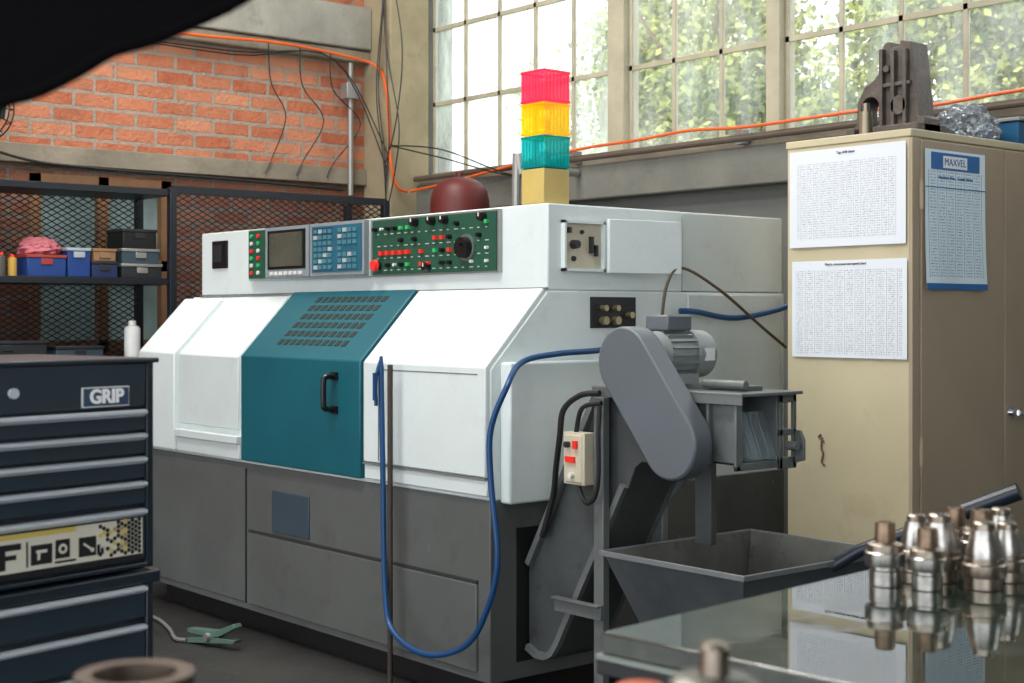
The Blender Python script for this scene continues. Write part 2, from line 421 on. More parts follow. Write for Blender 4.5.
b.out('housing',WHITE,L,bevel=.006,label='white sheet metal machine housing')
b=B(); b.box(-6.34,X1,3.344,4.02,1.437,1.742); b.out('header',WHITE,L,bevel=.006)
b=B(); b.box(-6.34,X1-.01,4.03,4.62,1.44,1.742); b.box(X1-.012,X1+.004,4.05,4.6,.95,1.43); b.out('rear_housing',WHITE2,L,bevel=.006)
def shell(off,z0,vt=1):
    a=(3.085,1.165); tp=(3.085+.259*vt,1.165+.272*vt); n=(-.723,.69)
    return [(3.085+.002,z0),(3.085-off,z0),(3.085-off,1.165+off*.41),(tp[0]+n[0]*off,tp[1]+n[1]*off),(tp[0]+.002,tp[1]-.002),(a[0]+.002,a[1]-.002)]
b=B(); b.prism(shell(.028,.735,.98),'x',-5.45,-4.55)
door=b.out('door',TEAL,L,bevel=.005,label='teal sliding machine door')
def onslant(x,v,off): return Vector((x,3.085+.259*v-.723*off,1.165+.272*v+.69*off))
def sub(o,par):
    o.parent=par; o.location=o.location-par.location
b=B()
up=Vector((0,.259,.272)).normalized(); nn=Vector((0,-.723,.69))
for r in range(6):
    for k in range(11):
        c=onslant(-5.22+k*.048+r*.006,.20+r*.128,.0285); hw=.0175; hh=.0145
        Mx=Matrix((( 1,0,0,c.x),(0,up.y,nn.y,c.y),(0,up.z,nn.z,c.z),(0,0,0,1)))
        b.prism([(-hw,-hh),(hw*.75,-hh),(hw,hh),(-hw*.75,hh)],'z',-.001,.0015,0,Mx)
o=b.out('vent',SLOT,L,label='rows of dark ventilation slots'); sub(o,door)
b=B(); xh=-4.72
b.tube([(xh,3.06,1.115),(xh,3.015,1.112),(xh,3.005,1.09),(xh,3.005,1.01),(xh,3.015,.99),(xh,3.06,.987)],.011,10)
b.box(xh-.022,xh+.022,3.048,3.058,.97,1.0); b.box(xh-.022,xh+.022,3.048,3.058,1.1,1.13)
o=b.out('handle',BLACKP,L,label='black D-shaped pull handle'); sub(o,door)
b=B(); b.prism(shell(.03,.735,.9),'x',X0,-6.06); b.out('end_cover',WHITE,L,bevel=.006)
b=B(); b.prism(shell(.014,.86,.95),'x',-6.04,-5.50); b.box(-6.04,-5.47,3.045,3.087,.80,.835); b.box(-6.04,-5.47,3.06,3.087,.735,.80)
b.out('side_shutter',WHITE2,L,bevel=.004)
b=B(); b.prism(shell(.02,.80,.98),'x',-4.54,X1-.003); b.box(-4.54,X1,3.07,3.087,.735,.79); b.out('front_cover',WHITE,L,bevel=.005)
b=B(); b.box(-4.44,-4.434,3.063,3.066,.81,1.15); b.box(-4.54,X1,3.062,3.075,.792,.798); b.box(-6.34,X1,3.335,3.346,1.440,1.447); b.box(-4.44,-3.85,3.0635,3.066,1.146,1.150)
b.out('panel_seam',M('seam_grey',(.18,.18,.17),.6),L)
b=B(); b.box(X1,X1+.055,3.127,3.64,.71,1.19); b.out('side_cover',WHITE,L,bevel=.008)
b=B(); b.box(X1+.0,X1+.004,3.545,3.771,1.303,1.415); o=b.out('service_recess',DARK,L)
BRASS=M('brass',(.40,.34,.20),.35,.8)
for yy,zz,rr in ((3.60,1.33,.015),(3.66,1.33,.015),(3.60,1.375,.011),(3.66,1.375,.011),(3.73,1.35,.012)):
    b=B(); b.cyl((X1+.004,yy,zz),(X1+.03,yy,zz),rr,rr,14); b.out('air_fitting',BRASS,L)
b=B(); b.box(X1,X1+.004,3.415,3.594,1.515,1.675,0); b.box(X1,X1+.02,3.405,3.415,1.505,1.685,1); b.box(X1,X1+.02,3.594,3.604,1.505,1.685,1)
b.box(X1,X1+.02,3.405,3.604,1.505,1.515,1); b.box(X1,X1+.02,3.405,3.604,1.675,1.685,1)
sbx=b.out('switch_box',[CREAM,WHITE],L,label='open switch box with black knobs')
for i,(y0,z0,rr,ln) in enumerate(((3.46,1.60,.017,.03),(3.46,1.55,.01,.012),(3.50,1.645,.008,.012))):
    b=B(); b.cyl((X1+.004,y0,z0),(X1+ln,y0,z0),rr,rr*.85,16); o=b.out('knob',DARKG,L); sub(o,sbx)
for y0,y1,z0,z1 in ((3.535,3.548,1.57,1.63),(3.56,3.57,1.56,1.60),(3.43,3.44,1.64,1.66)):
    b=B(); b.box(X1+.004,X1+.018,y0,y1,z0,z1); o=b.out('toggle',DARKG,L); sub(o,sbx)
Mx=Matrix.Translation((X1+.02,3.606,0))@Matrix.Rotation(R(-8),4,'Z')
b=B(); b.box(0,.02,0,.33,1.50,1.695,0,Mx); b.out('switch_box_door',WHITE,L,bevel=.003)
b=B(); b.box(X1,X1+.003,3.20,3.52,.16,.62); b.out('base_opening',DARK,L)
b=B(); b.box(-6.22,-6.08,3.335,3.346,1.57,1.70,0); b.box(-6.20,-6.12,3.33,3.34,1.60,1.68,1); b.out('header_port',[BLACKP,DARKG],L)
cp=B(); cp.box(-5.84,-4.86,3.315,3.346,1.505,1.738); cp=cp.out('control_panel',M('panel_bezel',(.42,.46,.46),.4),L,bevel=.004,label='operator control panel with screen, keypad and green switch field')
def cpx(bld,name,mats,label=None,bev=0):
    o=bld.out(name,mats,L,bevel=bev,label=label); sub(o,cp); return o
b=B(); b.box(-5.82,-5.66,3.305,3.316,1.515,1.73); cpx(b,'button_strip',GREENP)
for i in range(2):
    for k in range(6):
        b=B(); b.cyl((-5.79+i*.06,3.305,1.54+k*.033),(-5.79+i*.06,3.297,1.54+k*.033),.009,.009,10); cpx(b,'push_button',(REDB,WHITEB,GREENB)[(k+i)%3])
b=B(); b.box(-5.645,-5.285,3.29,3.316,1.515,1.735,0); b.box(-5.62,-5.31,3.286,3.292,1.55,1.72,1); b.box(-5.60,-5.33,3.283,3.288,1.562,1.708,2)
for k in range(7): b.box(-5.60+k*.04,-5.575+k*.04,3.284,3.291,1.525,1.54,3)
cpx(b,'screen',[M('bezel_grey',(.26,.30,.32),.4),BLACKP,SCREEN,WHITEB],'dark monitor screen with soft keys')
b=B(); b.box(-5.275,-4.868,3.292,3.316,1.515,1.735,0); b.box(-5.255,-4.885,3.288,3.293,1.53,1.722,1)
for r in range(7):
    for k in range(9):
        xx=-5.235+k*.037; zz=1.542+r*.025
        if (k in(4,) ) or (r==3 and k>5): continue
        b.box(xx,xx+.026,3.282,3.29,zz,zz+.016,2 if (r*3+k*2)%5 else 3)
b.box(-5.245,-5.10,3.284,3.29,1.69,1.715,4)
cpx(b,'keypad',[M('bezel_grey2',(.26,.30,.32),.4),KEYP,M('key_teal',(.07,.22,.27),.4),M('key_pale',(.45,.5,.5),.4),M('keypad_deep',(.01,.06,.12),.4)],'blue keypad with rows of pale keys')
b=B(); b.box(-4.855,-4.055,3.325,3.346,1.505,1.735,1); b.box(-4.848,-4.062,3.318,3.327,1.512,1.728,0)
rd=random.Random(8)
for r in range(4):
    for k in range(16):
        xx=-4.80+k*.046; zz=1.528+r*.048
        b.box(xx-.012,xx+rd.uniform(-.002,.012),3.3165,3.3185,zz-.002,zz+.002,2)
cpx(b,'switch_field',[GREENP,GALV,M('panel_legend',(.45,.5,.45),.5)])
rd=random.Random(3)
for r in range(4):
    for k in range(17):
        xx=-4.82+k*.0445; zz=1.548+r*.048
        if (xx+4.23)**2+(zz-1.60)**2<.06**2 or (k<2 and r==0): continue
        q=rd.random(); b=B(); mt=None
        if r==1 and 1<=k<=5: b.box(xx-.010,xx+.010,3.303,3.319,zz-.008,zz+.008); mt=REDB
        elif q<.16: b.box(xx-.008,xx+.008,3.305,3.319,zz-.007,zz+.007); mt=REDB
        elif q<.46: b.cyl((xx,3.319,zz),(xx,3.30,zz),.010,.008,12); mt=BLACKP
        elif q<.55: b.cyl((xx,3.319,zz),(xx,3.305,zz),.006,.006,10); mt=WHITEB
        elif q<.62: b.box(xx-.008,xx+.008,3.305,3.319,zz-.007,zz+.007); mt=GREENB
        else: b.bm.free(); continue
        cpx(b,'switch',mt)
for xx,zz in((-4.55,1.71),(-4.44,1.71),(-4.47,1.535),(-4.13,1.71),(-4.36,1.71)):
    b=B(); b.cyl((xx,3.319,zz),(xx,3.292,zz),.018,.015,16,0); b.box(xx-.003,xx+.003,3.29,3.293,zz,zz+.014,1); cpx(b,'rotary_switch',[BLACKP,WHITEB])
b=B(); b.cyl((-4.23,3.319,1.60),(-4.23,3.31,1.60),.05,.05,32,1); b.cyl((-4.23,3.31,1.60),(-4.23,3.285,1.60),.040,.038,32,0); b.cyl((-4.225,3.285,1.612),(-4.225,3.272,1.612),.008,.008,12,0)
cpx(b,'handwheel',[BLACKP,M('dial_grey',(.12,.14,.13),.4)],'round black handwheel dial')
b=B(); b.cyl((-4.80,3.319,1.548),(-4.80,3.30,1.548),.016,.016,16,1); b.cyl((-4.80,3.30,1.548),(-4.80,3.285,1.548),.024,.02,20,0); cpx(b,'emergency_button',[REDB,BLACKP],'red mushroom emergency stop button')
# signal tower
tw=B(); tx,ty=-3.895,3.41; h=.061
tw.box(tx-h,tx+h,ty-h,ty+h,1.742,1.868); tower=tw.out('signal_tower',LBASE,L,bevel=.004,label='square stacked signal light tower')
def ring(q,x,y,h0,h1,z0,z1,mi=0):
    q.box(x-h1,x+h1,y-h1,y-h0,z0,z1,mi); q.box(x-h1,x+h1,y+h0,y+h1,z0,z1,mi); q.box(x-h1,x-h0,y-h0,y+h0,z0,z1,mi); q.box(x+h0,x+h1,y-h0,y+h0,z0,z1,mi)
for i,(mt,z0) in enumerate(((LTEAL,1.872),(LYEL,1.988),(LRED,2.104))):
    q=B(); q.box(tx-h,tx+h,ty-h,ty+h,z0,z0+.112)
    for zz in (z0,z0+.104): ring(q,tx,ty,h,h+.002,zz,zz+.008)
    for kk in range(7):
        u=-h+.012+kk*.0165
        q.box(tx+u,tx+u+.004,ty-h-.0012,ty-h,z0+.01,z0+.10); q.box(tx+h,tx+h+.0012,ty+u,ty+u+.004,z0+.01,z0+.10)
    o=q.out('signal_lens',mt,L,label=('teal','yellow','pinkish red')[i]+' translucent ribbed signal lens'); sub(o,tower)
    q=B(); q.cyl((tx,ty,z0+.01),(tx,ty,z0+.06),.016,.022,16); q.cyl((tx,ty,z0),(tx,ty,z0+.01),.03,.03,16); o=q.out('bulb',M('bulb_white',(.9,.85,.8),.3),L); sub(o,tower)
q=B(); q.box(tx-h*.9,tx+h*.9,ty-h*.9,ty+h*.9,1.866,1.873); o=q.out('tower_collar',DARKG,L); sub(o,tower)

# ------------------------------------------------------------ hoses and pipes near the lathe
b=B(); b.tube([(-4.357,3.02,1.15),(-4.345,3.02,.75),(-4.289,2.99,.359),(-4.208,2.97,.228),(-4.0,2.96,.187),(-3.834,3.0,.24),(-3.743,3.02,.372),(-3.70,3.03,.543),(-3.735,3.03,.803),(-3.735,3.03,.969),(-3.69,3.06,1.11),(-3.73,3.16,1.19),(-3.735,3.324,1.216),(-3.74,3.537,1.226),(-3.79,3.62,1.25)],.0105,10,0,8)
b.out('air_hose',BLUEH,label='blue rubber air hose looping down the machine front',cat='hose')
e=E('blow_gun',(-4.357,3.02,1.12),'blue air blow gun hanging at the hose end','air gun')
b=B(); b.cyl((-4.357,3.02,1.15),(-4.357,3.02,1.20),.012,.006,12); b.tube([(-4.357,3.02,1.19),(-4.36,3.0,1.12),(-4.36,3.0,1.02)],.007,8); b.out('nozzle',BLUEH,e)
b=B(); b.box(-4.365,-4.35,2.988,3.0,1.04,1.14); b.out('lever',BLUEH,e)
b=B(); b.cyl((-4.30,3.02,0),(-4.30,3.02,1.17),.010,.010,12); b.cyl((-4.30,3.02,0),(-4.30,3.02,.01),.03,.03,16); b.out('stand_pipe',M('rusty_pipe',(.07,.055,.048),.6,.4),label='thin dark vertical pipe standing before the machine',cat='pipe')
b=B(); b.tube([(-3.74,3.834,1.20),(-3.735,3.834,1.295),(-3.73,3.86,1.46),(-3.73,3.941,1.525),(-3.74,4.16,1.445),(-3.74,4.393,1.31),(-3.76,4.575,1.22)],.006,8)
b.out('coolant_hose',BROWNH,label='thin brown hose arching over the machine end',cat='hose')
b=B(); b.tube([(-3.78,3.98,1.365),(-3.76,4.05,1.362),(-3.76,4.275,1.338),(-3.76,4.557,1.378),(-3.78,4.7,1.43)],.011,8)
b.out('air_hose',BLUEH,label='short blue air hose along the machine end',cat='hose')

# ------------------------------------------------------------ chip conveyor
C=E('chip_conveyor',(-3.4,3.36,0),'grey inclined chip conveyor with motor and belt guard','conveyor')
ya,yb=3.25,3.45
low=[(-3.798,.20),(-3.75,.18),(-3.70,.18),(-3.66,.20),(-3.63,.24)]
pf=low+[(-3.31,.80),(-3.28,.865),(-3.25,.885),(-3.12,.885),(-3.12,1.11),(-3.42,1.11),(-3.47,1.07),(-3.74,.60),(-3.798,.50)]
b=B(); b.prism(pf,'y',ya,yb); b.out('conveyor_housing',CONVD,C,bevel=.003,label='straight inclined sheet metal conveyor casing')
def strip(P,w,y0,y1,name):
    b=B(); n=len(P); ins=[]
    for i in range(n):
        p=Vector(P[i]); a=(Vector(P[min(i+1,n-1)])-Vector(P[max(i-1,0)])).normalized(); nn_=Vector((-a.y,a.x)); ins.append(tuple(p+nn_*w))
    vs=[(x,y0,z) for x,z in P]+[(x,y0,z) for x,z in ins]+[(x,y1,z) for x,z in P]+[(x,y1,z) for x,z in ins]
    fs=[]
    for i in range(n-1):
        j=i+1; fs+=[(i,j,j+n,i+n),(i+2*n,i+3*n,j+3*n,j+2*n),(i,i+2*n,j+2*n,j),(i+n,j+n,j+3*n,i+3*n)]
    fs+=[(0,n,3*n,2*n),(n-1,3*n-1,4*n-1,2*n-1)]
    b._m(vs,fs,0); b.out(name,CONV,C)
for y0,y1 in ((ya-.020,ya),(yb,yb+.020)):
    strip(low+[(-3.31,.80)],.022,y0,y1,'side_flange')
    strip([(-3.46,1.09),(-3.74,.60),(-3.798,.50)],.022,y0,y1,'side_flange')
yh=3.42
b=B()
b.box(-3.12,-2.84,ya,ya+.008,.905,1.11); b.box(-3.12,-2.84,yh-.008,yh,.905,1.11); b.box(-3.12,-2.84,ya,yh,.905,.913)
b.box(-3.45,-2.81,ya-.03,yh+.08,1.11,1.12); b.box(-3.45,-2.81,ya-.03,ya-.024,1.085,1.115)
for y0,y1,z0,z1 in ((ya-.02,ya,.89,1.11),(ya-.02,yh+.01,.89,.905)): b.box(-2.85,-2.84,y0,y1,z0,z1)
b.box(-2.96,-2.95,ya-.02,ya,.905,1.11); b.box(-3.12,-3.11,ya-.02,ya,.905,1.11)
b.out('discharge_head',CONV,C,bevel=.002,label='grimy open discharge channel with flanged plates')
b=B(); b.box(-3.00,-2.99,ya+.009,yh-.009,.914,1.109); b.out('head_interior',M('teal_dark_interior',(.012,.028,.036),.4),C)
for k in range(5):
    y0=ya+.014+k*.029
    q=B(); vs=[]; sh=.008*math.sin(k*2.1)
    pr=[(-2.90,1.06),(-2.89+sh,1.02),(-2.872+sh,.98),(-2.858+sh,.945),(-2.85+sh,.92)]
    for x,z in pr: vs+=[(x,y0,z),(x+.008,y0+.036,z-.004)]
    q._m(vs,[(2*i,2*i+1,2*i+3,2*i+2) for i in range(4)],0); q.out('plastic_strip',PLASTIC,C,label='clear plastic curtain strip',recalc=False)
b=B()
b.box(-2.845,-2.835,yh,yh+.016,.885,1.11); b.box(-2.845,-2.835,yh+.064,yh+.08,.885,1.11); b.box(-2.845,-2.835,yh,yh+.08,.885,.92); b.box(-2.845,-2.835,yh,yh+.08,1.085,1.11); b.box(-2.845,-2.835,yh,yh+.08,.985,1.005)
b.prism([(-2.835,.90),(-2.80,.91),(-2.80,.97),(-2.815,1.0),(-2.835,1.0)],'y',yh+.07,yh+.08); b.cyl((-2.84,yh+.04,.955),(-2.80,yh+.04,.955),.014,.014,14); b.out('head_bracket',CONV,C,bevel=.002,label='slotted end bracket with adjusting bolt')
b=B(); b.cyl((-3.05,3.32,1.14),(-2.88,3.32,1.14),.014,.014,12); b.box(-3.15,-2.90,3.34,3.42,1.12,1.135); b.out('tensioner',CONV,C,bevel=.002)
def pill(c0,c1,r,n=16):
    c0=Vector(c0);c1=Vector(c1);d=(c1-c0).normalized();a=math.atan2(d.y,d.x);P=[]
    for i in range(n+1):
        t=a+math.pi/2+math.pi*i/n; P.append((c0.x+r*math.cos(t),c0.y+r*math.sin(t)))
    for i in range(n+1):
        t=a-math.pi/2+math.pi*i/n; P.append((c1.x+r*math.cos(t),c1.y+r*math.sin(t)))
    return P
b=B(); b.prism(pill((-3.215,1.205),(-3.02,.965),.110),'y',3.13,3.21); b.box(-3.2,-3.13,3.21,3.25,.95,1.05)
b.out('belt_guard',GUARDM,C,bevel=.008,label='oblong grey belt guard cover')
b=B(); mx,mz=-3.215,1.225
b.cyl((mx,3.212,mz),(mx,3.24,mz),.04,.04,24); b.cyl((mx,3.24,mz),(mx,3.28,mz),.06,.075,28); b.cyl((mx,3.28,mz),(mx,3.40,mz),.068,.068,28)
for k in range(20):
    a=2*math.pi*k/20; b.box(-.003,.003,3.285,3.40,.066,.078,0,Matrix.Translation((mx,0,mz))@Matrix.Rotation(a,4,'Y'))
b.cyl((mx,3.40,mz),(mx,3.48,mz),.081,.076,28); b.cyl((mx,3.48,mz),(mx,3.49,mz),.06,.05,28)
b.box(mx-.07,mx+.07,3.28,3.40,1.12,1.165)
mo=b.out('motor',MOTOR,C,label='small grey finned electric motor')
b=B(); b.box(mx-.05,mx+.05,3.28,3.39,mz+.075,mz+.125); o=b.out('terminal_box',GUARDM,C,bevel=.006); sub(o,mo)
b=B(); b.box(mx+.074,mx+.079,3.42,3.465,mz-.02,mz+.02); o=b.out('name_plate',SILVERB,C); sub(o,mo)
for yy in (3.215,3.485):
    b=B(); b.box(-3.42,-3.375,yy-.014,yy+.014,0,1.085); b.box(-3.43,-3.37,yy-.022,yy+.022,0,.012); b.out('support_leg',CONV,C,bevel=.003,label='sturdy upright box section leg')
b=B(); b.box(-3.60,-3.375,3.19,3.201,.37,.42); b.box(-3.60,-3.375,3.175,3.19,.412,.42); b.out('cross_brace',CONV,C,bevel=.002)
b=B(); b.box(-3.19,-3.12,3.43,3.455,.62,.885); b.out('hanger_plate',CONVD,C,bevel=.002)
b=B(); b.prism([(-3.375,.70),(-3.375,.78),(-3.27,.885),(-3.20,.885)],'y',3.47,3.482); b.out('corner_bracket',CONV,C,bevel=.002)
b=B(); b.box(-3.525,-3.425,3.165,3.212,.80,.970); b.box(-3.515,-3.435,3.16,3.167,.808,.962)
cbx=b.out('control_box',CREAM,C,bevel=.004,label='cream push button box with red switches')
for mt,f in ((DARKG,lambda q:q.cyl((-3.495,3.16,.93),(-3.495,3.145,.93),.010,.010,14)),(REDB,lambda q:q.box(-3.468,-3.450,3.15,3.16,.918,.944)),(REDB,lambda q:q.box(-3.505,-3.462,3.152,3.16,.872,.892)),(WHITEB,lambda q:q.cyl((-3.475,3.16,.832),(-3.475,3.145,.832),.009,.009,14))):
    q=B(); f(q); o=q.out('push_button',mt,C); sub(o,cbx)
for pts,rr in (([(-3.38,3.19,1.10),(-3.46,3.18,1.09),(-3.53,3.17,1.04),(-3.56,3.18,.95),(-3.60,3.20,.85),(-3.64,3.22,.74),(-3.70,3.225,.60)],.010),
    ([(-3.36,3.18,1.07),(-3.44,3.17,1.05),(-3.48,3.18,.97)],.008),
    ([(-3.47,3.18,.80),(-3.45,3.18,.76),(-3.42,3.175,.745),(-3.385,3.175,.77),(-3.37,3.175,.84),(-3.37,3.175,.97),(-3.37,3.18,1.06)],.008)):
    b=B(); b.tube(pts,rr,8); b.out('conduit',CABLE,C,label='black cable conduit')

# ------------------------------------------------------------ chip bin
rx0,rx1,ry0,ry1,rz=-3.345,-2.76,3.17,3.88,.60
H=E('chip_hopper',(-3.06,3.52,0),'dark grey steel tapered chip hopper with open top','bin')
bx0,bx1,by0,by1,bz=-3.20,-2.93,3.36,3.66,.14
b=B()
o4=[(rx0,ry0,rz),(rx1,ry0,rz),(rx1,ry1,rz),(rx0,ry1,rz)]; i4=[(bx0,by0,bz),(bx1,by0,bz),(bx1,by1,bz),(bx0,by1,bz)]
t=.010
o4i=[(rx0+t,ry0+t,rz),(rx1-t,ry0+t,rz),(rx1-t,ry1-t,rz),(rx0+t,ry1-t,rz)]; i4i=[(bx0+t,by0+t,bz+t),(bx1-t,by0+t,bz+t),(bx1-t,by1-t,bz+t),(bx0+t,by1-t,bz+t)]
vs=o4+i4+o4i+i4i
b._m(vs,[(i,(i+1)%4,(i+1)%4+4,i+4) for i in range(4)]+[(4,5,6,7)],0)
b._m(vs,[(i+8,(i+1)%4+8,(i+1)%4+12,i+12) for i in range(4)]+[(12,13,14,15)],1)
b._m(vs,[(i,(i+1)%4,(i+1)%4+8,i+8) for i in range(4)],0)
bmesh.ops.remove_doubles(b.bm,verts=b.bm.verts[:],dist=1e-5)
b.out('hopper_body',[BIN,BININ],H,smooth=False)
b=B(); e_=.008
b.box(rx0-e_,rx1+e_,ry0-e_,ry0,rz-.014,rz+.004); b.box(rx0-e_,rx1+e_,ry1,ry1+e_,rz-.014,rz+.004); b.box(rx0-e_,rx0,ry0,ry1,rz-.014,rz+.004); b.box(rx1,rx1+e_,ry0,ry1,rz-.014,rz+.004)
b.out('rim',M('rim_steel',(.22,.24,.25),.4,.3),H,bevel=.002)
b=B(); b.box(bx0-.04,bx1+.04,by0-.03,by1+.03,.11,.14); b.out('frame',BIN,H,bevel=.003)
for xx in (bx0,bx1):
    for yy in (by0,by1):
        b=B(); b.cyl((xx-.015,yy,.045),(xx+.015,yy,.045),.045,.045,20); b.box(xx-.03,xx+.03,yy-.02,yy+.02,.08,.115); b.out('caster',DARKG,H)
b=B(); b.tube([(-2.77,3.585,.58),(-2.70,3.63,.635),(-2.28,3.82,.84)],.020,12,smooth=False); b.cyl((-2.42,3.757,.772),(-2.28,3.82,.84),.026,.026,14); b.out('push_handle',M('blue_black_tube',(.015,.024,.038),.3),H,label='blue-black tubular push handle')

# ------------------------------------------------------------ storage cabinet
S=E('storage_cabinet',(-3.25,4.75,0),'tall beige and tan steel storage cabinet','cabinet')
cx0,cx1,cy0,cy1,cz=-3.526,-2.975,4.297,5.25,2.0
b=B(); b.box(cx0,cx1-.012,cy0+.002,cy1,.06,cz,0); b.box(cx0+.02,cx1-.03,cy0+.02,cy1-.02,0,.06,1); b.box(cx0-.004,cx1,cy0-.004,cy1+.004,cz-.028,cz,0)
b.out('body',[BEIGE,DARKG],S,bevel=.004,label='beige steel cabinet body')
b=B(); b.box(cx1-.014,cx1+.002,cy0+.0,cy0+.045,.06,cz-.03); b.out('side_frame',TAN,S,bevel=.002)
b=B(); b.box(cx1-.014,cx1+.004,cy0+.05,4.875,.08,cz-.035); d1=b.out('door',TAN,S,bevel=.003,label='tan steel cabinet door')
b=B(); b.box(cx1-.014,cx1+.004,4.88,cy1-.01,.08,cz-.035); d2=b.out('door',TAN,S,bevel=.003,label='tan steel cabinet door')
b=B(); b.cyl((cx1,4.92,.985),(cx1+.035,4.92,.985),.012,.012,14); b.cyl((cx1,4.92,.985),(cx1+.008,4.92,.985),.028,.028,20)
b.tube([(cx1+.035,4.92,.985),(cx1+.04,4.95,.98),(cx1+.036,5.0,.945),(cx1+.03,5.015,.90)],.011,10)
o=b.out('handle',CHROME,S,label='chrome lever door handle'); sub(o,d2)
for z0 in (.82,1.72):
    b=B(); b.cyl((cx1+.006,4.345,z0),(cx1+.006,4.345,z0+.1),.008,.008,10); b.out('hinge',TAN,S)
b=B(); b.tube([(-3.36,4.295,.90),(-3.363,4.293,.86),(-3.355,4.293,.84),(-3.362,4.293,.81),(-3.35,4.293,.80)],.0035,6); b.tube([(-3.365,4.294,.91),(-3.375,4.293,.90),(-3.352,4.293,.885)],.0035,6)
b.out('paint_chip',M('paint_chip',(.16,.10,.06),.7),S)
def sheet(name,x0,x1,z0,z1,mat,label):
    e=E(name,((x0+x1)/2,cy0,z0),label,'paper sheet')
    b=B(); n=10; vs=[]; fs=[]
    for i in range(n+1):
        for j in range(2):
            u=i/n; vs.append((x0+(x1-x0)*u,cy0-.0065-.003*math.sin(u*9)**2,z0 if j==0 else z1))
    for i in range(n): fs.append((2*i,2*i+2,2*i+3,2*i+1))
    b._m(vs,fs,0); b.out('paper',mat,e,recalc=False); return e
e=sheet('chart_sheet',-3.508,-2.995,1.60,1.958,CH1,'white printed table of numbers taped to cabinet')
T('heading','Tap drill chart',.014,(-3.25,cy0-.011,1.94),'-y',INK,e)
e=sheet('chart_sheet',-3.497,-2.99,1.195,1.549,CH2,'white ruled chart of figures taped to cabinet')
T('heading','Metric conversion and speed chart',.013,(-3.25,cy0-.011,1.535),'-y',INK,e)
e=E('reference_chart',(cx1+.01,4.55,1.44),'blue and white printed reference chart on cabinet door','poster')
b=B(); n=8; vs=[];fs=[]
for i in range(n+1):
    for j in range(5):
        v=j/4; vs.append((cx1+.008+.012*(1-v)**3*(1+math.sin(i*1.1))*.6,4.363+.376*i/n,1.44+.495*v))
for i in range(n):
    for j in range(4): fs.append((i*5+j,(i+1)*5+j,(i+1)*5+j+1,i*5+j+1))
b._m(vs,fs,0); b.out('paper',CH3,e,recalc=False)
b=B(); b.box(cx1+.0085,cx1+.0105,4.40,4.70,1.865,1.925,0); b.box(cx1+.0105,cx1+.0108,4.47,4.62,1.872,1.915,1); b.box(cx1+.009,cx1+.0105,4.365,4.737,1.80,1.803,0)
b.out('header_band',[BLUEINK,PAPER],e)
b=B(); vs=[];fs=[]
for i in range(n+1):
    for v in (0,.045): vs.append((cx1+.0095+.012*(1-v)**3*(1+math.sin(i*1.1))*.6,4.363+.376*i/n,1.44+.495*v))
for i in range(n): fs.append((2*i,2*i+2,2*i+3,2*i+1))
b._m(vs,fs,0); b.out('footer_band',BLUEINK,e,recalc=False)
T('heading','MAXVEL',.036,(cx1+.0112,4.545,1.893),'+x',BLUEINK,e)
T('heading','Hardness Nos. - Tensile Stress',.017,(cx1+.0095,4.55,1.838),'+x',BLUEINK,e)
b=B()
P=[(-3.30,0),(-3.30,.04),(-3.285,.05),(-3.282,.13),(-3.25,.185),(-3.215,.20),(-3.19,.225),(-3.175,.26),(-3.17,.325),(-3.155,.335),(-3.14,.335),(-3.135,.315),(-3.10,.315),(-3.095,.335),(-3.05,.325),(-3.035,.20),(-3.02,.06),(-2.995,.05),(-2.995,0),
   (-3.185,0),(-3.185,.10)]+[(-3.225+.04*math.cos(a*math.pi/8),.10+.045*math.sin(a*math.pi/8)) for a in range(1,8)]+[(-3.265,.10),(-3.265,0)]
b.prism([(x,2.0+z) for x,z in P],'y',4.40,4.50)
b.box(-3.30,-3.265,4.36,4.54,2.0,2.03); b.box(-3.185,-2.995,4.36,4.54,2.0,2.03)
for xx,zt in ((-3.165,.31),(-3.115,.30),(-3.065,.30)): b.box(xx-.008,xx+.008,4.378,4.402,2.03,2.0+zt)
b.box(-3.173,-3.045,4.382,4.402,2.17,2.185); b.cyl((-3.09,4.40,2.10),(-3.09,4.378,2.10),.035,.035,20); b.cyl((-3.14,4.40,2.235),(-3.14,4.375,2.235),.014,.014,12)
b.out('machine_casting',IRON,bevel=.003,base=True,label='grey-brown cast iron part with arched opening on the cabinet',cat='machine part')
b=B(); b.cyl((-3.225,4.375,2.0),(-3.225,4.375,2.09),.026,.022,18); b.cyl((-3.225,4.375,2.09),(-3.225,4.375,2.12),.012,.012,14)
b.out('collet',M('worn_bronze',(.35,.3,.22),.4,.8),base=True,label='small metal collet standing before the casting',cat='machine part')
def blob(name,c,s,mat,label,cat,seed,amp=.25,fr=3.2):
    bm=bmesh.new(); bmesh.ops.create_icosphere(bm,subdivisions=5,radius=1); rd=random.Random(seed)
    w=[(Vector((rd.gauss(0,1),rd.gauss(0,1),rd.gauss(0,1)))*fr,rd.uniform(0,6)) for _ in range(9)]
    zl=-.55
    for v in bm.verts:
        k=sum(abs(math.sin(v.co.dot(a)+p)) for a,p in w)/9-.5
        v.co*=1+amp*k*2; v.co.z=max(v.co.z,zl)
        v.co=Vector((c[0]+v.co.x*s[0],c[1]+v.co.y*s[1],c[2]+(v.co.z-zl)*s[2]))
    b=B(); b.bm.free(); b.bm=bm; return b.out(name,mat,base=True,label=label,cat=cat)
blob('plastic_bag',(-3.13,4.86,2.0),(.105,.11,.085),M('crinkled_plastic',(.7,.78,.86),.10,0,.3,40,trans=.75),'crumpled clear plastic bag on the cabinet top','bag',4,.45,5)
e=E('blue_crate',(-3.12,5.12,2.0),'small blue and grey box on the cabinet top','box')
